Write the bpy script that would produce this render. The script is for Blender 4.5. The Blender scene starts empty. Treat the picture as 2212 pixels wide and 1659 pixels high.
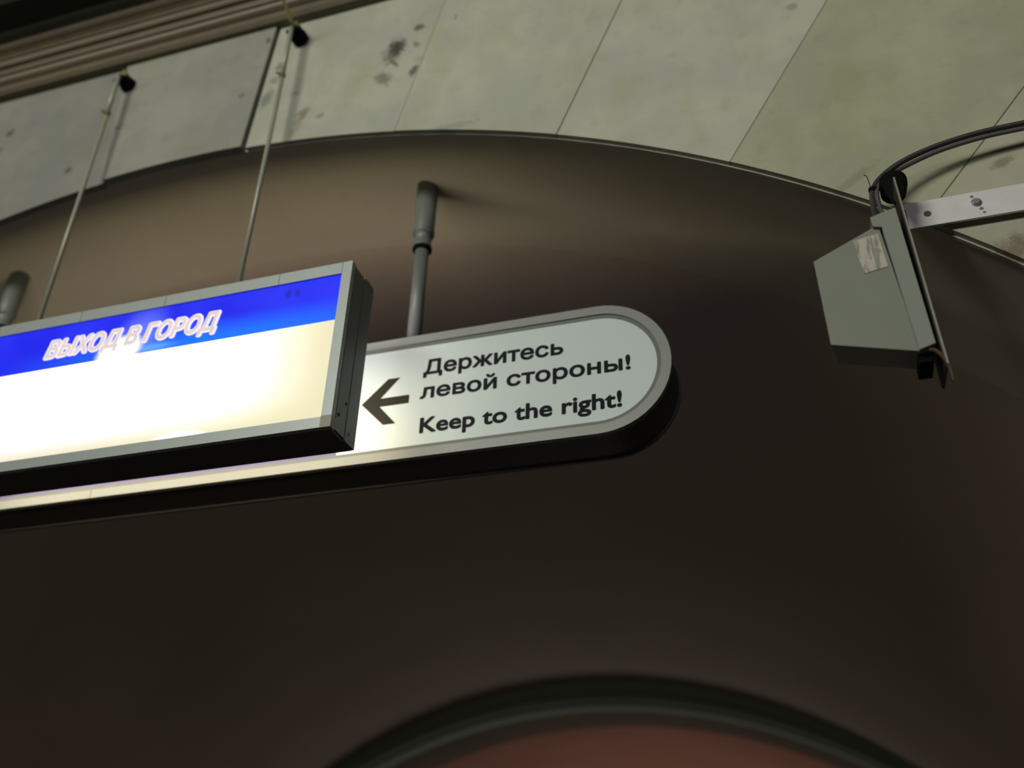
import bpy, bmesh, math, random
from math import sin, cos, pi, radians, sqrt, atan2, tan
from mathutils import Vector, Matrix
from mathutils.geometry import delaunay_2d_cdt
random.seed(4)
SC = bpy.context.scene
COL = SC.collection
H = 1.6                       # camera height above the floor; z below is given from eye level

# ------------------------------------------------------------------ camera
YAW, PITCH, ROLL, FPX = radians(18.9126), radians(31.2811), radians(1.87185), 2156.44
fh = Vector((-sin(YAW), cos(YAW), 0)); rt = Vector((cos(YAW), sin(YAW), 0)); upv = Vector((0, 0, 1))
fw = fh*cos(PITCH) + upv*sin(PITCH); uu = -fh*sin(PITCH) + upv*cos(PITCH)
r2 = rt*cos(ROLL) + uu*sin(ROLL); u2 = -rt*sin(ROLL) + uu*cos(ROLL)
cd = bpy.data.cameras.new('camera'); cam = bpy.data.objects.new('camera', cd); COL.objects.link(cam)
M = Matrix((r2, u2, -fw)).transposed().to_4x4(); M.translation = (0, -1.5, H); cam.matrix_world = M
cd.sensor_width = 36; cd.sensor_fit = 'HORIZONTAL'; cd.lens = FPX/2212*36; cd.clip_start = .05
cd.dof.use_dof = True; cd.dof.focus_distance = 1.76; cd.dof.aperture_fstop = 1.8
SC.camera = cam

# ------------------------------------------------------------------ world, lamps, exposure
w = bpy.data.worlds.new('world'); SC.world = w; w.use_nodes = True
w.node_tree.nodes['Background'].inputs[0].default_value = (.75, .8, .72, 1)
w.node_tree.nodes['Background'].inputs[1].default_value = .017
def area(name, loc, target, sx, sy, power, col):
    l = bpy.data.lights.new(name, 'AREA'); l.shape = 'RECTANGLE'; l.size = sx; l.size_y = sy
    l.energy = power; l.color = col
    o = bpy.data.objects.new(name, l); COL.objects.link(o); o.location = (loc[0], loc[1], loc[2]+H)
    d = Vector(target) - Vector(loc); o.rotation_euler = d.to_track_quat('-Z', 'Y').to_euler()
    return o
area('hall_lamp', (-2.4, -5.4, 3.3), (-.7, 0, 1.5), 2.6, .9, 182, (1, .98, .86))        # long hall lamp row, left part
area('hall_lamp', (1.6, -4.6, 2.6), (.1, 0, 1.3), 1.6, .5, 17, (.95, .97, .92))       # farther lamp on the right
area('passage_lamp', (-1.8, 8.6, -1.1), (-1.8, 8.7, 1.7), 2.8, 4.2, 21, (1, .95, .88))     # light of the room beyond the far arch
SC.view_settings.view_transform = 'Standard'; SC.view_settings.look = 'None'
SC.view_settings.exposure = 0; SC.view_settings.gamma = 1
SC.view_settings.use_curve_mapping = False

# ------------------------------------------------------------------ node helpers
def newmat(name):
    m = bpy.data.materials.new(name); m.use_nodes = True; nt = m.node_tree
    return m, nt, nt.nodes['Principled BSDF']
def N(nt, typ, **kw):
    n = nt.nodes.new(typ)
    for k, v in kw.items(): setattr(n, k, v)
    return n
def math_(nt, op, a, b=None, clamp=False):
    n = N(nt, 'ShaderNodeMath', operation=op); n.use_clamp = clamp
    for i, v in enumerate((a, b)):
        if v is None: continue
        if isinstance(v, (int, float)): n.inputs[i].default_value = v
        else: nt.links.new(v, n.inputs[i])
    return n.outputs[0]
def mix(nt, fac, a, b, typ='MIX'):
    n = N(nt, 'ShaderNodeMix', data_type='RGBA', blend_type=typ)
    for s, v in ((0, fac), (6, a), (7, b)):
        if isinstance(v, (int, float)): n.inputs[s].default_value = v
        elif isinstance(v, tuple): n.inputs[s].default_value = (*v, 1) if len(v) == 3 else v
        else: nt.links.new(v, n.inputs[s])
    return n.outputs[2]
def noise(nt, vec, scale, detail=3, rough=.55, stretch=None):
    if stretch:
        mp = N(nt, 'ShaderNodeMapping'); mp.inputs['Scale'].default_value = stretch
        nt.links.new(vec, mp.inputs[0]); vec = mp.outputs[0]
    n = N(nt, 'ShaderNodeTexNoise'); n.inputs['Scale'].default_value = scale
    n.inputs['Detail'].default_value = detail; n.inputs['Roughness'].default_value = rough
    nt.links.new(vec, n.inputs['Vector']); return n.outputs['Fac']
def ramp(nt, fac, a, b, lo=0., hi=1.):
    n = N(nt, 'ShaderNodeMapRange'); n.clamp = True
    nt.links.new(fac, n.inputs[0]) if not isinstance(fac, (int, float)) else None
    n.inputs[1].default_value = a; n.inputs[2].default_value = b
    n.inputs[3].default_value = lo; n.inputs[4].default_value = hi
    n.interpolation_type = 'SMOOTHSTEP'
    return n.outputs[0]
def objco(nt): return N(nt, 'ShaderNodeTexCoord').outputs['Object']
def bump(nt, bs, h, s, dist=.002):
    b = N(nt, 'ShaderNodeBump'); b.inputs['Strength'].default_value = s; b.inputs['Distance'].default_value = dist
    nt.links.new(h, b.inputs['Height']); nt.links.new(b.outputs[0], bs.inputs['Normal'])
def plain(name, col, rough=.5, metal=0., var=.15, scale=30, spec=.5):
    m, nt, bs = newmat(name); co = objco(nt); n = noise(nt, co, scale, 4)
    c = mix(nt, n, tuple(x*(1-var) for x in col), tuple(min(1, x*(1+var)) for x in col))
    nt.links.new(c, bs.inputs['Base Color']); bs.inputs['Roughness'].default_value = rough
    bs.inputs['Metallic'].default_value = metal; bs.inputs['Specular IOR Level'].default_value = spec
    bump(nt, bs, n, .15, .0008)
    return m
def spot(nt, co, x, z, rx, rz, rot=0., ns=None, soft=.5):
    """soft elliptical patch at (x, z) in the wall plane, ragged by noise"""
    sub = N(nt, 'ShaderNodeVectorMath', operation='SUBTRACT'); nt.links.new(co, sub.inputs[0]); sub.inputs[1].default_value = (x, 0, z+H)
    mp = N(nt, 'ShaderNodeMapping'); mp.vector_type = 'TEXTURE'
    mp.inputs['Rotation'].default_value = (0, rot, 0); mp.inputs['Scale'].default_value = (rx, 1000, rz)
    nt.links.new(sub.outputs[0], mp.inputs[0])
    ln = N(nt, 'ShaderNodeVectorMath', operation='LENGTH'); nt.links.new(mp.outputs[0], ln.inputs[0])
    v = ln.outputs['Value']
    if ns is not None: v = math_(nt, 'ADD', v, math_(nt, 'MULTIPLY', math_(nt, 'SUBTRACT', ns, .5), 2.6))
    return ramp(nt, v, 1+soft, .9-soft)

# ------------------------------------------------------------------ materials
def marble():
    m, nt, bs = newmat('old_marble'); co = objco(nt)
    tint = N(nt, 'ShaderNodeObjectInfo').outputs['Color']
    n1 = noise(nt, co, 5, 5, .6); n2 = noise(nt, co, 22, 4, .6); n3 = noise(nt, co, 9, 4, .6, (1, 1, .45)); n4 = noise(nt, co, 70, 2)
    c = mix(nt, ramp(nt, n1, .38, .66), (.47, .485, .42), (.56, .56, .47))
    c = mix(nt, ramp(nt, n3, .45, .75, 0, .5), c, (.43, .435, .275))
    c = mix(nt, ramp(nt, n2, .52, .78, 0, .38), c, (.36, .355, .24))
    c = mix(nt, ramp(nt, n4, .6, .8, 0, .1), c, (.3, .3, .24))
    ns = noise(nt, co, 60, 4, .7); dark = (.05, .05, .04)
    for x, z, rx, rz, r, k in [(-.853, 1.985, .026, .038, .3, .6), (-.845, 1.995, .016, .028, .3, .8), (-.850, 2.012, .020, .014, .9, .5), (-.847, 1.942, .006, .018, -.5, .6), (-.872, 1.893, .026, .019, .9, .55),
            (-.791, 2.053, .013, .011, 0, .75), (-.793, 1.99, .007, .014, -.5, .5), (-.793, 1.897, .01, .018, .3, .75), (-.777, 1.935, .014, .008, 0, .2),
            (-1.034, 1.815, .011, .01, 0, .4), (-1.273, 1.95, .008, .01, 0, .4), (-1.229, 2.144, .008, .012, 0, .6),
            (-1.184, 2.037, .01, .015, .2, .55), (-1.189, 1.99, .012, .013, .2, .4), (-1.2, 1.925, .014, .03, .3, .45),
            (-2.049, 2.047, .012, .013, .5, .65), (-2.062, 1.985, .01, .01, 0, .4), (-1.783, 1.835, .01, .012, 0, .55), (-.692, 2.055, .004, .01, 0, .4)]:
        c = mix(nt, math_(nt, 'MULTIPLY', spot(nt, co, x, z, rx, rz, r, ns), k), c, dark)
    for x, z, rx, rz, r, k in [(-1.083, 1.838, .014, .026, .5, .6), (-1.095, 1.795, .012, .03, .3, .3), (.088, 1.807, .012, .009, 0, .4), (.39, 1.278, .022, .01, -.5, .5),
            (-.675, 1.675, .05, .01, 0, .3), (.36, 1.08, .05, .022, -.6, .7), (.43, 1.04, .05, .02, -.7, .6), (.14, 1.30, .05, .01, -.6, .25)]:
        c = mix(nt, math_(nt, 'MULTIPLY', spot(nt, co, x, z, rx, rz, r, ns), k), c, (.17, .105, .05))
    c = mix(nt, 1., c, tint, 'MULTIPLY')
    nt.links.new(c, bs.inputs['Base Color']); bs.inputs['Roughness'].default_value = .55
    bs.inputs['Specular IOR Level'].default_value = .25
    bump(nt, bs, n2, .1, .001); return m
def plaster(name, a, b):
    m, nt, bs = newmat(name); co = objco(nt); n = noise(nt, co, 1.3, 4); n2 = noise(nt, co, 40, 3)
    c = mix(nt, ramp(nt, n, .35, .65), a, b); c = mix(nt, ramp(nt, n2, .5, .8, 0, .12), c, tuple(x*.6 for x in a))
    nt.links.new(c, bs.inputs['Base Color']); bs.inputs['Roughness'].default_value = .8
    bs.inputs['Specular IOR Level'].default_value = .15; bump(nt, bs, n2, .2, .0015); return m
def panel_front():
    """backlit sheet: over-bright in the middle, fading to cream where the tubes end"""
    m, nt, bs = newmat('backlit_white_sheet'); co = objco(nt); s = N(nt, 'ShaderNodeSeparateXYZ'); nt.links.new(co, s.inputs[0])
    X, Zc = s.outputs[0], math_(nt, 'SUBTRACT', s.outputs[2], H)
    er = ramp(nt, X, -.83, -1.12); eb = ramp(nt, Zc, .872, .985); 
    rgt = ramp(nt, X, -1.6, -.85, 0, 1)
    e = math_(nt, 'MULTIPLY', er, eb)
    hot = spot(nt, co, -1.158, .892, .05, .012, 0, None, .5)
    hot = math_(nt, 'MAXIMUM', hot, spot(nt, co, -1.35, 1.10, .1, .05, 0, None, .5))
    e = math_(nt, 'MAXIMUM', e, hot)
    lit = mix(nt, rgt, (1.75, 1.5, 2.0), (1.5, 1.45, 1.25))
    c = mix(nt, e, (.72, .66, .40), lit)
    nt.links.new(c, bs.inputs['Emission Color']); bs.inputs['Emission Strength'].default_value = 1.
    bs.inputs['Base Color'].default_value = (.2, .2, .18, 1); bs.inputs['Roughness'].default_value = .5; return m
def panel_blue():
    m, nt, bs = newmat('backlit_blue_band'); co = objco(nt); s = N(nt, 'ShaderNodeSeparateXYZ'); nt.links.new(co, s.inputs[0])
    Zc = math_(nt, 'SUBTRACT', s.outputs[2], H); ns = noise(nt, co, 60, 4, .7)
    low = math_(nt, 'MULTIPLY', ramp(nt, Zc, 1.175, 1.105), spot(nt, co, -1.12, 1.10, .34, .2, 0, None, .8))
    c = mix(nt, ramp(nt, noise(nt, co, 7, 2), .3, .7, 0, .5), (.012, .016, .80), (.028, .045, 1.0))
    c = mix(nt, low, c, (.008, .19, 1.2))
    c = mix(nt, math_(nt, 'MULTIPLY', spot(nt, co, -1.31, 1.155, .05, .06, .6, None, .6), .4), c, (.3, .4, 1.5))
    c = mix(nt, math_(nt, 'MULTIPLY', spot(nt, co, -1.27, 1.118, .045, .008, 0, None, .8), .5), c, (.2, .6, 1.5))
    c = mix(nt, spot(nt, co, -1.355, 1.122, .052, .035, -.25, None, .28), c, (1.6, 1.6, 1.7))
    for x in (-.967, -.945): c = mix(nt, math_(nt, 'MULTIPLY', spot(nt, co, x, 1.192, .008, .010, 0, ns), .6), c, (.01, .01, .2))
    nt.links.new(c, bs.inputs['Emission Color']); bs.inputs['Emission Strength'].default_value = 1.
    bs.inputs['Base Color'].default_value = (.004, .006, .1, 1); bs.inputs['Roughness'].default_value = .5; bs.inputs['Specular IOR Level'].default_value = .1; return m
def emit(name, col, s=1.):
    m, nt, bs = newmat(name); co = objco(nt); n = noise(nt, co, 12, 2)
    c = mix(nt, ramp(nt, n, .3, .7), tuple(x*.93 for x in col), col)
    nt.links.new(c, bs.inputs['Emission Color']); bs.inputs['Emission Strength'].default_value = s
    bs.inputs['Base Color'].default_value = (.2, .2, .2, 1); return m
def sticker_mat():
    m, nt, bs = newmat('scraped_paper'); co = objco(nt); n = noise(nt, co, 55, 4, .7, (3, 1, .5))
    c = mix(nt, ramp(nt, n, .42, .54), (.3, .3, .25), (.56, .52, .46))
    nt.links.new(c, bs.inputs['Base Color']); bs.inputs['Roughness'].default_value = .8; return m

MARBLE = marble()
GROUT = plaster('joint_mortar', (.16, .15, .11), (.2, .19, .14))
JOINT = plaster('pale_joint_filling', (.24, .235, .18), (.30, .29, .23))
SOFFIT = plaster('soffit_grey', (.56, .51, .40), (.60, .55, .43))
VAULT = plaster('vault_brown', (.54, .455, .365), (.58, .49, .40))  # a little darker and browner than the soffit
RINGM = plaster('grey_green_arch_trim', (.44, .54, .47), (.47, .57, .50))
RINGS = plaster('brown_arch_reveal', (.19, .15, .11), (.22, .17, .12))
RED = plaster('reddish_plaster', (.40, .185, .125), (.46, .205, .15))
FLOORM = plain('grey_granite_floor', (.062, .06, .056), .4, 0, .3, 40)
BANDA = plain('pinkish_brown_moulding', (.235, .185, .135), .55, 0, .15, 14)
BANDB = plain('olive_brown_moulding', (.13, .105, .06), .6, 0, .2, 14)
COVE = plain('grey_green_cove', (.17, .185, .14), .7, 0, .25, 8)
LEDGE = plain('dark_ledge', (.022, .024, .016), .9, 0, .3, 6)
RAIL = plain('pale_grey_frame_metal', (.40, .45, .44), .42, .15, .06, 25)
HOUSE = plain('dark_grey_housing', (.19, .195, .185), .45, .1, .12, 12)
UNDER = plain('dark_brown_shade_and_screws', (.10, .088, .078), .6, 0, .2, 12)  # dark tone holds the sign underside's shade; screws and seam share it
FRAMEF = plain('grey_sign_rim', (.19, .205, .19), .45, .15, .08, 20)
FHOUSE = plain('blackish_sign_casing', (.042, .037, .032), .5, 0, .25, 12)
WHITEP = plain('white_sign_sheet', (.57, .67, .67), .45, 0, .02, 10)
VIOLET = plain('violet_blue_sheet', (.085, .075, .19), .4, 0, .05, 10)
INK = plain('black_ink', (.014, .016, .019), .7, 0, .1, 20, .1)
ARROWI = plain('dark_olive_ink', (.03, .029, .022), .7, 0, .1, 20, .1)
ROD = plain('painted_rod', (.40, .42, .33), .4, .1, .1, 40)
POLE = plain('grey_painted_tube', (.19, .21, .20), .45, .1, .1, 40)
BLACK = plain('black_rubber', (.004, .004, .0045), .9, 0, .2, 40, .15)
BRASS = plain('dirty_yellow_brass', (.21, .18, .06), .5, .3, .3, 90)
YCABLE = plain('yellow_insulation', (.60, .52, .20), .5, 0, .1, 60)
SPK = plain('grey_green_loudspeaker_paint', (.225, .25, .2), .55, 0, .09, 14)
SPKF = plain('grey_green_flange_paint', (.255, .285, .24), .5, 0, .06, 14)
BAR = plain('whitish_galvanised_bar', (.76, .73, .75), .5, .1, .13, 28)
STEEL = plain('bright_screw_steel', (.5, .55, .58), .3, .8, .2, 90)
DARKM = plain('dark_metal_plate_shade', (.05, .047, .035), .5, .2, .2, 40)  # shadow on the plate's inner side is put into this dark tone
EDGEM = plain('light_plate_edge', (.33, .31, .26), .45, .3, .25, 60)  # light metal of the plate's front edge
RUST = plain('rusty_clip', (.09, .045, .025), .8, 0, .3, 80)
CABLE = plain('dark_cable_sheath', (.045, .042, .048), .4, 0, .15, 60)
P_WHITE, P_BLUE = panel_front(), panel_blue()
P_BACK = emit('backlit_back_sheet', (1., .86, .62), 6.6)
P_BACKB = emit('backlit_back_band', (.25, .3, 1.0), 1.2)
T_IN = emit('letter_cream', (.66, .57, .47)); T_OUT = emit('letter_rim_white', (.86, .78, 1.0))
FAINT = emit('washed_out_lilac_ink', (.80, .66, .92))
STICK = sticker_mat()

# ------------------------------------------------------------------ object helpers
def tag(o, label, cat, group=None):
    o['label'] = label; o['category'] = cat
    if group: o['group'] = group
    return o
def thing(name, label, cat, loc):
    o = bpy.data.objects.new(name, None); COL.objects.link(o); o.location = (loc[0], loc[1], loc[2]+H)
    o.empty_display_size = .05; return tag(o, label, cat)
def finish(name, bm, mat, parent=None, bevel=0, smooth=False, structure=False, seg=2):
    """mesh vertices are given in metres with z from eye level; origin stays at the scene origin"""
    for v in bm.verts: v.co.z += H
    if bevel:
        es = [e for e in bm.edges if len(e.link_faces) == 2 and e.calc_face_angle(0) > radians(28)]
        bmesh.ops.bevel(bm, geom=es, offset=bevel, segments=seg, affect='EDGES', profile=.6, clamp_overlap=True)
    bmesh.ops.recalc_face_normals(bm, faces=bm.faces)
    me = bpy.data.meshes.new(name); bm.to_mesh(me); bm.free()
    for m in (mat if isinstance(mat, (list, tuple)) else [mat]): me.materials.append(m)
    if smooth:
        me.shade_smooth() if hasattr(me, 'shade_smooth') else [setattr(p, 'use_smooth', True) for p in me.polygons]
    o = bpy.data.objects.new(name, me); COL.objects.link(o)
    if parent is not None:
        o.parent = parent
        mi = Matrix.Identity(4)
        q = parent
        off = Vector((0, 0, 0))
        while q is not None: off += Vector(q.location); q = q.parent
        # children keep world coordinates
        o.location = -off
        # shift mesh so that the part's own origin is the thing's origin, keeping object coordinates = world
    if structure: o['kind'] = 'structure'
    return o
def box(bm, x0, x1, y0, y1, z0, z1):
    vs = [bm.verts.new(p) for p in [(x0,y0,z0),(x1,y0,z0),(x1,y1,z0),(x0,y1,z0),(x0,y0,z1),(x1,y0,z1),(x1,y1,z1),(x0,y1,z1)]]
    for f in [(0,3,2,1),(4,5,6,7),(0,1,5,4),(1,2,6,5),(2,3,7,6),(3,0,4,7)]: bm.faces.new([vs[i] for i in f])
def prism(bm, pts, y0, y1):
    """pts (x,z) outline extruded along y"""
    a = [bm.verts.new((x, y0, z)) for x, z in pts]; b = [bm.verts.new((x, y1, z)) for x, z in pts]; n = len(pts)
    bm.faces.new(a); bm.faces.new(b[::-1])
    for i in range(n): bm.faces.new((a[i], b[i], b[(i+1) % n], a[(i+1) % n]))
def ringprism(bm, outer, inner, y0, y1):
    n = len(outer)
    V = [[bm.verts.new((x, y, z)) for x, z in c] for c, y in ((outer, y0), (inner, y0), (inner, y1), (outer, y1))]
    for k in range(4):
        a, b = V[k], V[(k+1) % 4]
        for i in range(n): bm.faces.new((a[i], a[(i+1) % n], b[(i+1) % n], b[i]))
def tube(bm, path, radii, seg=16, caps=True):
    path = [Vector(p) for p in path]
    if isinstance(radii, (int, float)): radii = [radii]*len(path)
    rings = []; prev = None
    for i, p in enumerate(path):
        t = (path[min(i+1, len(path)-1)] - path[max(i-1, 0)]).normalized()
        if prev is None:
            a = Vector((0, 1, 0)) if abs(t.y) < .9 else Vector((1, 0, 0)); prev = (a - t*a.dot(t)).normalized()
        prev = (prev - t*prev.dot(t)).normalized(); b = t.cross(prev)
        rings.append([bm.verts.new(p + (prev*cos(2*pi*k/seg) + b*sin(2*pi*k/seg))*radii[i]) for k in range(seg)])
    for r0, r1 in zip(rings, rings[1:]):
        for k in range(seg): bm.faces.new((r0[k], r0[(k+1) % seg], r1[(k+1) % seg], r1[k]))
    if caps: bm.faces.new(rings[0][::-1]); bm.faces.new(rings[-1])
def lathe(bm, base, axis, prof, seg=20):
    """prof = (distance along axis, radius) list"""
    ax = Vector(axis).normalized(); ps = [Vector(base) + ax*d for d, r in prof]
    a = Vector((0, 1, 0)) if abs(ax.y) < .9 else Vector((1, 0, 0)); a = (a - ax*a.dot(ax)).normalized(); b = ax.cross(a)
    rings = [[bm.verts.new(p + (a*cos(2*pi*k/seg) + b*sin(2*pi*k/seg))*max(r, 1e-4)) for k in range(seg)] for p, (d, r) in zip(ps, prof)]
    for r0, r1 in zip(rings, rings[1:]):
        for k in range(seg): bm.faces.new((r0[k], r0[(k+1) % seg], r1[(k+1) % seg], r1[k]))
    bm.faces.new(rings[0][::-1]); bm.faces.new(rings[-1])
def smoothpath(pts, n=8):
    P = [Vector(p) for p in pts]; P = [P[0]*2-P[1]] + P + [P[-1]*2-P[-2]]; out = []
    for i in range(1, len(P)-2):
        for k in range(n):
            t = k/n; a, b, c, d = P[i-1:i+3]
            out.append(.5*((2*b) + (c-a)*t + (2*a-5*b+4*c-d)*t*t + (3*b-a-3*c+d)*t**3))
    out.append(P[-2]); return out
def BM(): return bmesh.new()
def glyphs(s, shear=0.):
    cu = bpy.data.curves.new('t', 'FONT'); cu.body = s; cu.size = 1; cu.resolution_u = 4; cu.shear = shear; cu.fill_mode = 'NONE'
    o = bpy.data.objects.new('t', cu); COL.objects.link(o); dg = bpy.context.evaluated_depsgraph_get(); dg.update()
    me = bpy.data.meshes.new_from_object(o.evaluated_get(dg))
    bpy.data.objects.remove(o); bpy.data.curves.remove(cu)
    V = [v.co.xy.copy() for v in me.vertices]; nxt = {}
    E = [tuple(e.vertices) for e in me.edges]
    adj = {}
    for a, b in E: adj.setdefault(a, []).append(b); adj.setdefault(b, []).append(a)
    D = []; seen = set()
    for s0 in range(len(V)):
        if s0 in seen or s0 not in adj: continue
        # walk the loop in index order (the way the outline is drawn)
        cur, prev = s0, None; loop = [s0]; seen.add(s0)
        while True:
            c = [q for q in adj[cur] if q != prev and q not in seen]
            if prev is None: c = [q for q in adj[cur] if q == cur+1] or c
            if not c: break
            prev, cur = cur, c[0]; loop.append(cur); seen.add(cur)
        D += list(zip(loop, loop[1:]+loop[:1]))
    r = delaunay_2d_cdt(V, E, [], 0, 1e-6); out = []
    P = r[0]
    for f in r[2]:
        cx = sum(P[i].x for i in f)/len(f); cy = sum(P[i].y for i in f)/len(f); w = 0
        for a, b in D:
            A, B = V[a], V[b]
            if (A.y > cy) != (B.y > cy):
                x = A.x + (cy-A.y)/(B.y-A.y)*(B.x-A.x)
                if x > cx: w += 1 if B.y > A.y else -1
        if w: out.append(f)
    bpy.data.meshes.remove(me)
    return P, out
def lettering(name, text, x0, x1, zb, zt, y, mat, parent, weight=.02, shear=0., ref='Н', thick=.0006):
    """text fitted between x0..x1, cap height zb..zt, facing -y"""
    hcap = max(p.y for p in glyphs(ref)[0])
    P, F = glyphs(text, shear); xs = [p.x for p in P]; a, b = min(xs), max(xs)
    bm = BM(); vs = [bm.verts.new((p.x, p.y, 0)) for p in P]
    for f in F: bm.faces.new([vs[i] for i in f])
    bmesh.ops.delete(bm, geom=[v for v in bm.verts if not v.link_faces], context='VERTS')
    wd = weight*(zt-zb)/hcap                       # stroke thickening by shifted copies
    for v in bm.verts: v.co = Vector((x0+wd + (v.co.x-a)/(b-a)*(x1-x0-2*wd), y, zb+wd + v.co.y/hcap*(zt-zb-2*wd)))
    src = list(bm.faces)
    for k in range(10 if weight else 0):
        d = bmesh.ops.duplicate(bm, geom=src); an = 2*pi*k/10
        for g in d['geom']:
            if isinstance(g, bmesh.types.BMVert): g.co += Vector((wd*cos(an), .00001*(k+1), wd*sin(an)))
    r = bmesh.ops.extrude_face_region(bm, geom=list(bm.faces))
    for g in r['geom']:
        if isinstance(g, bmesh.types.BMVert): g.co.y += thick
    return finish(name, bm, mat, parent)

# ------------------------------------------------------------------ the setting
CX, CZ, R0 = -1.40225, -.82911, 2.597955
CROWN = CZ + R0
FL = -1.6
def section(cx, cz, R, n=72, a0=-90, a1=90):
    pts = [(cx + R*sin(radians(a)), cz + R*cos(radians(a))) for a in [a0 + (a1-a0)*i/n for i in range(n+1)]]
    return [(pts[0][0], min(FL, cz)-.01)] + pts + [(pts[-1][0], min(FL, cz)-.01)]
def loft(secs):
    bm = BM(); rows = [[bm.verts.new((x, y, z)) for x, z in s] for y, s in secs]
    for r0, r1 in zip(rows, rows[1:]):
        for i in range(len(r0)-1): bm.faces.new((r0[i], r0[i+1], r1[i+1], r1[i]))
    return bm
# wall core with the arched opening
bm = BM(); sec = section(CX, CZ, R0+.0015, 72); Y0, Y1 = .021, .43
XL, XR, ZT = -10.5, 7.4, 3.0
def outer(p):
    x, z = p; dx, dz = x-CX, z-CZ
    if z <= CZ: return (XL if dx < 0 else XR, z)
    s = min((ZT-CZ)/dz if dz > 1e-6 else 1e9, ((XR-CX)/dx if dx > 0 else (XL-CX)/dx) if abs(dx) > 1e-6 else 1e9)
    return (CX+dx*s, CZ+dz*s)
outs = [outer(p) for p in sec]
for i in range(len(outs)-1):   # keep the two top corners square
    a, b = outs[i], outs[i+1]
    if a[0] == XL and a[1] < ZT and b[1] == ZT or abs(a[0]-XL) < 1e-6 and abs(b[1]-ZT) < 1e-6 and a[1] < ZT-1e-6: outs[i+1] = (XL, ZT)
    if abs(a[1]-ZT) < 1e-6 and abs(b[0]-XR) < 1e-6 and b[1] < ZT-1e-6: outs[i] = (XR, ZT)
rows = [[bm.verts.new((x, y, z)) for x, z in s] for y, s in ((Y0, outs), (Y0, sec), (Y1+.2, [(CX+(x-CX)*1.004, z*1.0+(.006 if z > 0 else 0)) for x, z in sec]), (Y1+.2, outs))]
for r0, r1 in zip(rows[:2], rows[1:2]):
    for i in range(len(r0)-1): bm.faces.new((r0[i], r0[i+1], r1[i+1], r1[i]))
for i in range(len(sec)-1): bm.faces.new((rows[2][i], rows[2][i+1], rows[3][i+1], rows[3][i]))
wall = finish('wall_back', bm, GROUT, structure=True)
# marble voussoir slabs: joints at these angles about the arch centre
JT = [-71, -66, -59.5, -50.5, -41.4, -32.4, -23.4, -14.4, -5.4, 3.68, 12.87, 21.95, 30.7, 39.33, 48.2, 57.2, 64.5, 70.5]
TZ = 2.196
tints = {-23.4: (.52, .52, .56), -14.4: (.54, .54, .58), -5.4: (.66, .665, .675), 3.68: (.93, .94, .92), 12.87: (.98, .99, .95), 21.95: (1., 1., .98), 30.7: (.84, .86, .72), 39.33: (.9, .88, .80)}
for k, (a, b) in enumerate(zip(JT, JT[1:])):
    gl = .0045 if a == 3.68 else .0016; gr = .0045 if b == 3.68 else .0016
    rr = R0 - (.004 if a == -14.4 else .001 if a == -5.4 else 0)
    yo = -.008 if a == -5.4 else random.uniform(-.001, .001)
    def side(ang, off):
        s, c = sin(radians(ang)), cos(radians(ang)); nx, nz = c, -s
        t = (TZ-CZ-off*nz)/c
        return (CX+s*t+nx*off, TZ)
    n = 10; lo = []
    for i in range(n+1):
        ang = radians(a + (b-a)*i/n); off = gl if i == 0 else (-gr if i == n else 0)
        lo.append((CX+rr*sin(ang)+cos(ang)*off, CZ+rr*cos(ang)-sin(ang)*off))
    pts = lo + [side(b, -gr), side(a, gl)]
    bm = BM(); prism(bm, pts, yo, .0205)
    o = finish('marble_slab', bm, MARBLE, wall, bevel=.0045 if a in (-14.4, -5.4) else .0014, seg=2)
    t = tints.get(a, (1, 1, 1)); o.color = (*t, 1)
for a in JT:
    if a in (3.68,): continue
    sn, cs = sin(radians(a)), cos(radians(a)); t1 = (TZ-CZ)/cs
    bm = BM(); prism(bm, [(CX+sn*R0-.002*cs, CZ+cs*R0+.002*sn+.001), (CX+sn*R0+.002*cs, CZ+cs*R0-.002*sn+.001), (CX+sn*t1+.002*cs, TZ), (CX+sn*t1-.002*cs, TZ)], .0008, .0205)
    finish('joint_filling', bm, JOINT, wall)
# thin plaster bead under the slab edges
bm = BM()
o_ = [(CX+(R0+.004)*sin(radians(a)), CZ+(R0+.004)*cos(radians(a))) for a in range(-90, 91, 2)]
i_ = [(CX+(R0-.003)*sin(radians(a)), CZ+(R0-.003)*cos(radians(a))) for a in range(-90, 91, 2)]
for i in range(len(o_)-1):
    q = [(o_[i], .0115), (o_[i+1], .0115), (i_[i+1], .0115), (i_[i], .0115), (o_[i], .0195), (o_[i+1], .0195), (i_[i+1], .0195), (i_[i], .0195)]
    v = [bm.verts.new((p[0], y, p[1])) for p, y in q]
    for f in ((0,1,2,3), (3,2,6,7), (7,6,5,4)): bm.faces.new([v[j] for j in f])
bmesh.ops.remove_doubles(bm, verts=bm.verts, dist=1e-5)
finish('plaster_bead', bm, MARBLE, wall)
# portal soffit, then the long brown vault that widens slightly inwards
finish('trim_1', loft([(.0205, section(CX, CZ, R0)), (.43, section(CX, CZ, R0))]), SOFFIT, structure=True, smooth=True)
secs = []
for i in range(11):
    t = i/10; y = .43 + t*(5.4-.43); R = R0 + .175*(y-.43); cxx = CX - .05*(y-.43)
    secs.append((y, section(cxx, CROWN-R, R)))
bm = loft(secs)
finish('ceiling', bm, VAULT, structure=True, smooth=True)
secs = [(y, section(-1.66, CROWN+.0-3.45, 3.45)) for y in (5.4, 8, 12.1)]
finish('ceiling', loft(secs), RED, structure=True, smooth=True)
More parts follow.
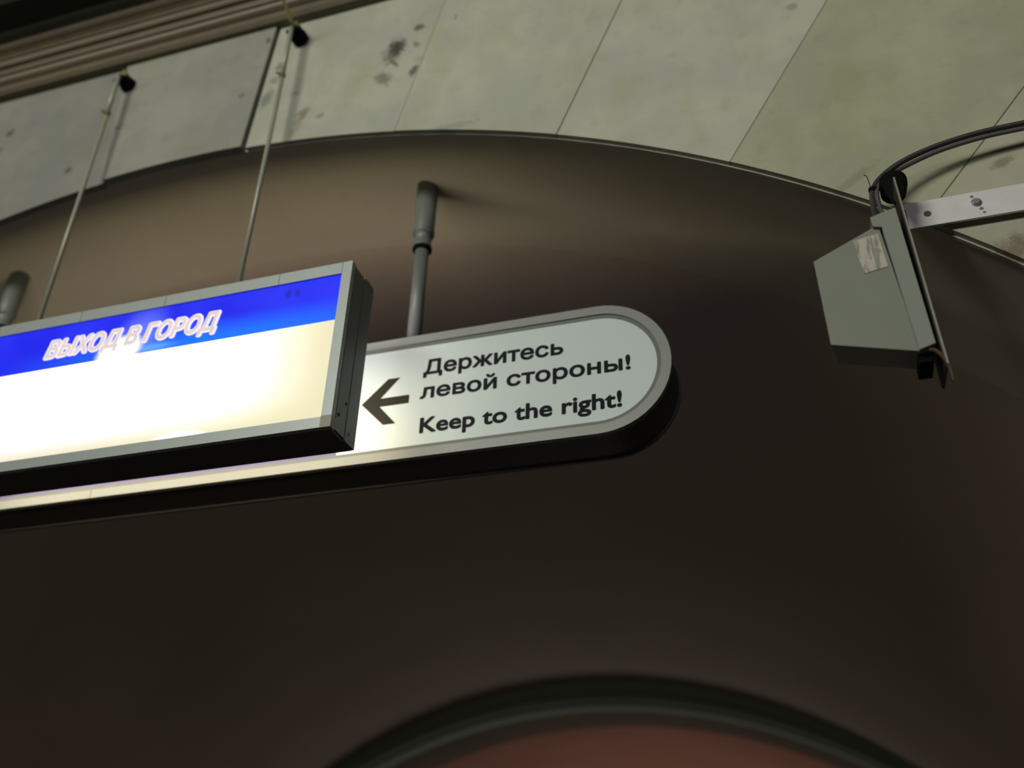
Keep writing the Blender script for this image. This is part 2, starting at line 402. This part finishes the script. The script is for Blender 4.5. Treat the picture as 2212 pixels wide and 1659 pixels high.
# far rib arch
def arcpts(cx, cz, R, a0=-86, a1=86, n=64): return [(cx+R*sin(radians(a0+(a1-a0)*i/n)), cz+R*cos(radians(a0+(a1-a0)*i/n))) for i in range(n+1)]
fo = arcpts(-1.636, -1.668, 3.50); fi = arcpts(-1.604, -2.0, 3.59)
fm = arcpts(-1.620, -1.86, 3.515)
def archband(outer_, inner_, y0, y1):
    bm = BM(); A = [[bm.verts.new((x, y, z)) for x, z in s] for s, y in ((outer_, y0), (inner_, y0), (inner_, y1), (outer_, y1))]
    for k in range(3):
        for i in range(len(outer_)-1): bm.faces.new((A[k][i], A[k][i+1], A[k+1][i+1], A[k+1][i]))
    return bm
ring = finish('trim_3', archband(fo, arcpts(-1.604, -2.0, 3.60), 5.0, 5.12), RINGM, structure=True, smooth=False)
finish('arch_fillet', archband(arcpts(-1.62, -1.9, 3.56), arcpts(-1.61, -1.95, 3.575), 4.95, 5.0), RINGM, ring)
finish('arch_reveal', archband(fo, arcpts(-1.604, -2.0, 3.597), 5.12, 5.55), RINGS, ring)
# reddish room end beyond the far arch
bm = BM(); box(bm, -6.4, 3.2, 12.0, 12.1, FL, 3.0); finish('wall_end', bm, RED, structure=True)
bm = BM(); box(bm, -10.5, 7.4, -7, 12.4, FL-.1, FL); finish('floor', bm, FLOORM, structure=True)

# cornice above the slabs (profile y, z), each moulding a part
bands = [([(.021, 2.192), (-.022, 2.196), (-.030, 2.206), (-.031, 2.222), (-.026, 2.232), (.021, 2.232)], BANDB),
         ([(.021, 2.233), (-.030, 2.233), (-.040, 2.238), (-.042, 2.249), (-.036, 2.256), (.021, 2.256)], BANDA),
         ([(.021, 2.257), (-.044, 2.257), (-.048, 2.268), (-.048, 2.275), (.021, 2.275)], BANDB),
         ([(.021, 2.276), (-.058, 2.276), (-.063, 2.281), (-.063, 2.290), (-.056, 2.296), (.021, 2.296)], BANDA),
         ([(.021, 2.297), (-.064, 2.297), (-.070, 2.305), (-.080, 2.312), (.021, 2.330)], BANDB),
         ([(.021, 2.313), (-.084, 2.313), (-.092, 2.318), (-.092, 2.330), (.021, 2.332)], BANDA),
         ([(.021, 2.333), (-.092, 2.333), (-.101, 2.342), (-.112, 2.345), (-.119, 2.343), (.021, 2.40)], COVE),
         ([(.021, 2.400), (-.119, 2.3445), (-.195, 2.350), (-.195, 2.50), (.021, 2.50)], LEDGE),
         ([(-.196, 2.352), (-.199, 2.343), (-.25, 2.350), (-.26, 2.50), (-.196, 2.50)], COVE)]
co_ = None
for prof, mt in bands:
    bm = BM(); a = [bm.verts.new((-10., y, z)) for y, z in prof]; b = [bm.verts.new((7.3, y, z)) for y, z in prof]; n = len(prof)
    bm.faces.new(a); bm.faces.new(b[::-1])
    for i in range(n): bm.faces.new((a[i], b[i], b[(i+1) % n], a[(i+1) % n]))
    if co_ is None: co_ = finish('trim_4', bm, mt, structure=True, bevel=.0015)
    else: finish('moulding' if mt is not LEDGE else 'lamp_ledge', bm, mt, co_, bevel=.0015)

# ------------------------------------------------------------------ the lit exit sign
SX0, SX1, SY0, SY1, SZ0, SZ1 = -1.985, -.826, -.100, 0., .866, 1.246
sign = thing('exit_sign', 'lit white box sign with blue band lettered in Russian, hung on two thin rods', 'sign', ((SX0+SX1)/2, -.05, SZ0))
bm = BM(); box(bm, SX0+.002, SX1-.001, SY0+.008, SY1-.040, SZ0+.004, SZ1-.004); finish('housing', bm, HOUSE, sign, bevel=.003)
bm = BM(); box(bm, SX0+.004, SX1-.004, SY0+.012, SY1-.002, SZ0-.0012, SZ0+.0035); finish('underside_shade_sheet', bm, UNDER, sign)  # thin sheet, coloured darker than the housing for the shade below
def rail(x0, x1, z0, z1, y0=SY0, y1=SY0+.014, bev=.0045): 
    bm = BM(); box(bm, x0, x1, y0, y1, z0, z1); return finish('frame_rail', bm, RAIL, sign, bevel=bev, seg=3)
xs = [SX0, -1.7, -1.479, -1.264, -.991, -.848]
for a, b in zip(xs, xs[1:]): rail(a+.0006, b-.0006, 1.2185, SZ1)
rail(-.8475, SX1, .890, SZ1); rail(SX0, SX0+.021, .890, 1.218)
rail(SX0, -.8475, SZ0, .8885)
bm = BM(); box(bm, -.8472, SX1+.001, SY0-.001, SY0+.016, SZ0-.001, .8895)
finish('corner_cap', bm, plain('aged_corner_plastic', (.30, .31, .23), .5), sign, bevel=.004)
# back frame, made deep to cut off the back panel's steep light
for x0, x1, z0, z1 in ((SX0, SX1, SZ1-.011, SZ1-.0005), (SX0, SX1, SZ0+.0005, SZ0+.010), (SX0, SX0+.010, SZ0+.0105, SZ1-.0115), (SX1-.010, SX1, SZ0+.0105, SZ1-.0115)):
    bm = BM(); box(bm, x0, x1, SY1-.041, SY1, z0, z1); finish('back_rail', bm, HOUSE, sign, bevel=.003)
bm = BM(); box(bm, SX0+.02, -.8465, -.0955, -.090, .8875, 1.1085); finish('white_panel', bm, P_WHITE, sign)
bm = BM(); box(bm, SX0+.02, -.8465, -.0960, -.090, 1.1085, 1.2195); band = finish('blue_band', bm, P_BLUE, sign)
bm = BM(); box(bm, SX0+.02, SX1-.012, -.0398, -.036, .878, 1.1085); finish('back_panel', bm, P_BACK, sign)
bm = BM(); box(bm, SX0+.02, SX1-.012, -.0398, -.036, 1.1085, 1.233); finish('back_blue_band', bm, P_BACKB, sign)
lettering('lettering', 'ВЫХОД В ГОРОД', -1.551, -1.117, 1.1315, 1.1825, -.0985, T_OUT, band, weight=.06, shear=.22, thick=.0022)
lettering('lettering', 'ВЫХОД В ГОРОД', -1.546, -1.122, 1.1345, 1.1795, -.0995, T_IN, band, weight=.018, shear=.22, thick=.0008)
# washed-out small line: only loose strokes are left of it
bm = BM(); X = -1.62
for xa, xb, hh in [(-1.615, -1.60, .014), (-1.578, -1.555, .008), (-1.54, -1.522, .007), (-1.512, -1.505, .006), (-1.49, -1.472, .007), (-1.455, -1.45, .01), (-1.42, -1.414, .01),
                   (-1.386, -1.368, .014), (-1.352, -1.347, .007), (-1.32, -1.3, .006), (-1.262, -1.235, .008), (-1.18, -1.15, .006), (-1.09, -1.06, .006), (-1.02, -.985, .007)]:
    x = xa
    while x < xb:
        h1 = hh*random.uniform(.4, 1.); zz = 1.0 + random.uniform(-.006, .006); wdt = random.uniform(.0008, .002)
        vs = [bm.verts.new(p) for p in [(x, -.0958, zz), (x+wdt, -.0958, zz), (x+wdt+h1*.25, -.0958, zz+h1), (x+h1*.25, -.0958, zz+h1)]]; bm.faces.new(vs)
        x += random.uniform(.004, .007)
o = finish('faded_print', bm, FAINT, sign); o['kind'] = 'stuff'
# screws and dent on the visible end
for y, z in ((-.072, .905), (-.028, .885), (-.050, .940)):
    bm = BM(); lathe(bm, (SX1-.002, y, z), (1, 0, 0), [(0, .0035), (.0022, .0035), (.003, .002)], 10); finish('screw', bm, UNDER, sign)
bm = BM(); box(bm, SX1-.0012, SX1+.0004, -.086, -.084, .87, 1.24); finish('end_seam', bm, UNDER, sign)
# rods, couplings, hooks
for X, zc, zt in ((-1.654, 1.957, 2.094), (-1.1275, 1.933, 2.108)):
    bm = BM(); tube(bm, [(X+.0015, -.05, SZ1-.006), (X, -.05, zc)], .0054, 14); finish('hanging_rod', bm, ROD, sign, smooth=True)
    bm = BM(); tube(bm, [(X+.001, -.053, zc-.004), (X-.002, -.052, zt)], .0062, 14); finish('upper_rod', bm, ROD, sign, smooth=True)
    bm = BM(); lathe(bm, (X, -.051, zc-.008), (0, 0, 1), [(0, .0062), (.003, .0082), (.011, .0082), (.014, .0062)], 10)
    lathe(bm, (X-.004, -.058, zc), (-1, -.2, .5), [(0, .0035), (.009, .0035), (.011, .002)], 8); finish('rod_coupling', bm, BRASS, sign)
    bm = BM(); lathe(bm, (X-.004, -.002, zt+.012), (.12, -1, -.12), [(0, .022), (.012, .023), (.024, .020), (.034, .013), (.038, .006)], 18)
    lathe(bm, (X-.02, -.045, zt-.002), (1, 0, .1), [(0, .005), (.035, .006)], 10); finish('rubber_anchor', bm, BLACK, sign, smooth=False)
    bm = BM(); lathe(bm, (X, -.036, zt+.018), (.1, -.35, 1), [(0, .014), (.006, .014), (.010, .007), (.018, .006)], 6); finish('anchor_nut', bm, BRASS, sign)

# yellow wire coming down over the cornice to the right anchor
bm = BM(); tube(bm, smoothpath([(-1.16, -.262, 2.46), (-1.138, -.275, 2.30), (-1.135, -.25, 2.2), (-1.13, -.17, 2.155), (-1.124, -.10, 2.135), (-1.128, -.058, 2.122)], 8), .0042, 12)
yc = finish('wire', bm, YCABLE, smooth=True); tag(yc, 'yellow wire running down over the cornice to the right rod anchor', 'wire')

# ------------------------------------------------------------------ the unlit round-ended sign behind it
FX0, FX1, FY0, FY1, FZ0, FZ1 = -2.645, -.236, .140, .260, .914, 1.212
def stadium(d, n=28, xs=None):
    r = (FZ1-FZ0)/2 - d; zc = (FZ0+FZ1)/2; c1 = FX1-(FZ1-FZ0)/2; c0 = FX0+(FZ1-FZ0)/2; p = []
    for i in range(n+1): a = pi/2 - pi*i/n; p.append((c1+r*cos(a), zc+r*sin(a)))
    for i in range(n+1): a = -pi/2 - pi*i/n; p.append((c0+r*cos(a), zc+r*sin(a)))
    return p
fs = thing('direction_sign', 'long grey round-ended sign with arrow and two-language keep-right text, on grey tubes', 'sign', ((FX0+FX1)/2, .2, FZ0))
bm = BM(); prism(bm, stadium(.004), FY0+.008, FY1-.006); finish('casing', bm, FHOUSE, fs)
bm = BM(); ringprism(bm, stadium(0), stadium(.020), FY0, FY0+.012); finish('front_rim', bm, FRAMEF, fs, bevel=.003)
bm = BM(); ringprism(bm, stadium(.020), stadium(.0285), FY0+.003, FY0+.0122); finish('inner_rim', bm, plain('dull_inner_rim', (.11, .12, .11), .5), fs)
bm = BM(); ringprism(bm, stadium(.001), stadium(.012), FY1-.008, FY1); finish('back_rim', bm, plain('dim_back_rim', (.10, .10, .095), .4, .2), fs, bevel=.002)
def clip(pts, x0, x1):
    def half(P, x, keep_right):
        out = []
        for i in range(len(P)):
            a, b = P[i], P[(i+1) % len(P)]; ia = (a[0] >= x) == keep_right; ib = (b[0] >= x) == keep_right
            if ia: out.append(a)
            if ia != ib: t = (x-a[0])/(b[0]-a[0]); out.append((x, a[1]+t*(b[1]-a[1])))
        return out
    return half(half(pts, x0, True), x1, False)
bm = BM(); prism(bm, clip(stadium(.0285), -.9455, 9), FY0+.004, FY0+.010); pw = finish('white_panel', bm, WHITEP, fs)
bm = BM(); prism(bm, clip(stadium(.0285), -9, -.9465), FY0+.005, FY0+.010); finish('violet_panel', bm, VIOLET, fs)
lettering('lettering', 'Держитесь', -.763, -.455, 1.1095, 1.1475, FY0+.0035, INK, pw, weight=.03, ref='Д')
lettering('lettering', 'левой стороны!', -.766, -.3175, 1.0505, 1.0875, FY0+.0035, INK, pw, weight=.03)
lettering('lettering', 'Keep to the right!', -.761, -.337, .9685, 1.0055, FY0+.0035, INK, pw, weight=.03, ref='K')
bm = BM(); prism(bm, [(-.9, 1.057), (-.843, 1.1125), (-.816, 1.1125), (-.857, 1.066), (-.791, 1.066), (-.791, 1.046), (-.857, 1.046), (-.817, 1.001), (-.845, 1.001)], FY0+.0032, FY0+.0045)
finish('arrow', bm, ARROWI, pw)
for x in (-1.55,):
    bm = BM(); box(bm, x-.0006, x+.0006, FY0-.0004, FY0+.002, FZ0+.001, FZ0+.019); finish('rim_seam', bm, FHOUSE, fs)
for X in (-.820, -2.062):
    zt = CZ + sqrt(R0**2 - (X-CX)**2)
    bm = BM(); tube(bm, [(X, .2, FZ1-.006), (X, .2, 1.53)], .0165, 20); finish('tube', bm, POLE, fs, smooth=True)
    bm = BM(); lathe(bm, (X, .2, 1.508), (0, 0, 1), [(0, .0215), (.008, .0215), (.009, .0195), (.038, .0205), (.040, .0235), (.046, .0245), (zt-1.508+.004, .0265)], 24)
    cp = finish('ceiling_sleeve', bm, POLE, fs, smooth=False)
    for p in cp.data.polygons: p.use_smooth = abs(p.normal.z) < .5
    bm = BM(); lathe(bm, (X, .2, 1.500), (0, 0, 1), [(0, .0215), (.002, .0235), (.008, .0235), (.010, .0215)], 24); finish('rubber_collar', bm, BLACK, fs)
    for z in (1.548, 1.557):
        bm = BM(); lathe(bm, (X, .2, z), (0, 0, 1), [(0, .0245), (.002, .0262), (.004, .0245)], 24); finish('sleeve_ridge', bm, POLE, fs)

# ------------------------------------------------------------------ the loudspeaker on the right
sp = thing('loudspeaker', 'grey-green wedge-shaped loudspeaker on white bar at right edge of the arch', 'loudspeaker', (.12, -.12, .82))
def wedge(bm, front, back, y0, y1):
    a = [bm.verts.new((x, y0, z)) for x, z in front]; b = [bm.verts.new((x, y1, z)) for x, z in back]; n = len(front)
    bm.faces.new(a); bm.faces.new(b[::-1])
    for i in range(n): bm.faces.new((a[i], b[i], b[(i+1) % n], a[(i+1) % n]))
bm = BM(); wedge(bm, [(.0435, 1.016), (.150, 1.068), (.172, .822), (.049, .855)], [(.055, 1.0), (.152, 1.055), (.174, .832), (.06, .862)], -.150, -.080)
body = finish('horn_body', bm, SPK, sp, bevel=.005, seg=3)
bm = BM(); prism(bm, [(.140, 1.081), (.180, 1.0925), (.1935, .829), (.170, .8215), (.1545, 1.058), (.1415, 1.062)], -.156, -.075)
finish('front_flange', bm, SPKF, sp, bevel=.003, seg=2)
bm = BM(); prism(bm, [(.108, 1.043), (.147, 1.050), (.152, .983), (.115, .976)], -.1512, -.1498); finish('sticker', bm, STICK, body)
# plate seen almost edge-on
bm = BM(); wedge(bm, [(.1855, 1.15), (.1885, 1.15), (.2035, .788), (.2005, .788)], [(.188, 1.13), (.192, 1.13), (.207, .81), (.203, .81)], -.156, -.05); finish('mounting_plate', bm, DARKM, sp)
bm = BM(); wedge(bm, [(.1865, 1.152), (.1888, 1.152), (.2045, .786), (.2020, .786)], [(.1865, 1.152), (.1888, 1.152), (.2045, .786), (.2020, .786)], -.160, -.1562); finish('plate_edge', bm, EDGEM, sp)
bm = BM(); box(bm, .168, .188, -.140, -.09, .808, .8225); finish('foot_block', bm, BLACK, sp, bevel=.002)
bm = BM(); tube(bm, smoothpath([(.184, -.15, .822), (.192, -.152, .818), (.200, -.156, .802), (.2045, -.158, .784)], 5), .0028, 8); finish('rusty_clip', bm, RUST, sp)
bm = BM(); wedge(bm, [(.2015, .789), (.2065, .789), (.2055, .760), (.2035, .760)], [(.2015, .789), (.2065, .789), (.2055, .760), (.2035, .760)], -.160, -.154); finish('plate_tip', bm, DARKM, sp)
# black rubber end cap
bm = BM(); lathe(bm, (.1985, -.030, 1.222), (-.03, -1, -.12), [(0, .017), (.006, .0215), (.034, .0235), (.046, .0225), (.050, .016)], 28); tube(bm, [(.196, -.075, 1.205), (.191, -.105, 1.150), (.1895, -.125, 1.125)], [.018, .0085, .004], 14); finish('rubber_cap', bm, BLACK, sp, smooth=False)
# flat bar, a thing of its own
bt = thing('mounting_bar', 'whitish flat metal bar screwed to the marble beside the loudspeaker', 'bar', (.3, -.012, 1.18))
bm = BM(); box(bm, .195, 1.6, -.016, -.011, 1.153, 1.2095); bar = finish('bar', bm, BAR, bt, bevel=.001)
bm = BM(); lathe(bm, (.2480, -.0155, 1.1795), (0, -1, 0), [(0, .0062), (.0012, .0062)], 16); finish('bolt_hole', bm, plain('bolt_hole_shade', (.09, .09, .09), .8), bar)  # flat disc, the hole's shaded depth is put into its colour
bm = BM(); lathe(bm, (.3280, -.0155, 1.1855), (0, -1, 0), [(0, .0085), (.003, .0085), (.0055, .005)], 14); finish('screw_head', bm, STEEL, bar)
GR = plain('bar_grime', (.2, .2, .19), .8)
for i, (x, z, r) in enumerate([(.3235, 1.200, .0035), (.3335, 1.171, .004), (.3365, 1.162, .003)]):
    bm = BM(); lathe(bm, (x, -.0158, z), (0, -1, 0), [(0, r), (.0005, r*.8)], 8); finish('grime_spot', bm, GR, bar)
for x in (.62, 1.2):
    bm = BM(); box(bm, x-.02, x+.02, -.0112, .0005, 1.165, 1.197); finish('bar_spacer', bm, BAR, bt)
bm = BM(); box(bm, .192, .206, -.075, -.0165, 1.100, 1.150); finish('bracket_arm', bm, DARKM, sp)
# cable
pts = [(1.9, -.018, 1.27), (1.4, -.020, 1.30), (.80, -.022, 1.335), (.62, -.028, 1.338), (.431, -.038, 1.325), (.353, -.042, 1.318), (.281, -.045, 1.303), (.222, -.05, 1.278), (.183, -.052, 1.25), (.163, -.06, 1.215), (.156, -.085, 1.155), (.153, -.105, 1.095), (.153, -.11, 1.078)]
ct = thing('cable', 'dark grey cable arching along the marble into the loudspeaker top', 'cable', (.3, -.04, 1.3))
bm = BM(); tube(bm, smoothpath(pts, 8), .0052, 12); finish('cable_strand', bm, CABLE, ct, smooth=True)
pts2 = [(p[0]+.004, p[1]+.006, p[2]-.007) for p in pts[:8]] + [(.190, -.056, 1.243), (.170, -.064, 1.212), (.166, -.085, 1.155), (.170, -.10, 1.11), (.172, -.11, 1.080)]
bm = BM(); tube(bm, smoothpath(pts2, 8), .0040, 12); finish('cable_strand', bm, plain('grey_cable_sheath', (.10, .095, .10), .4), ct, smooth=True)
bm = BM(); lathe(bm, (.164, -.060, 1.214), (.1, -.2, 1), [(0, .0085), (.006, .0085)], 10); tube(bm, smoothpath([(.16, -.068, 1.218), (.157, -.073, 1.238), (.153, -.07, 1.247)], 4), .0007, 6); finish('cable_tie', bm, BLACK, ct)
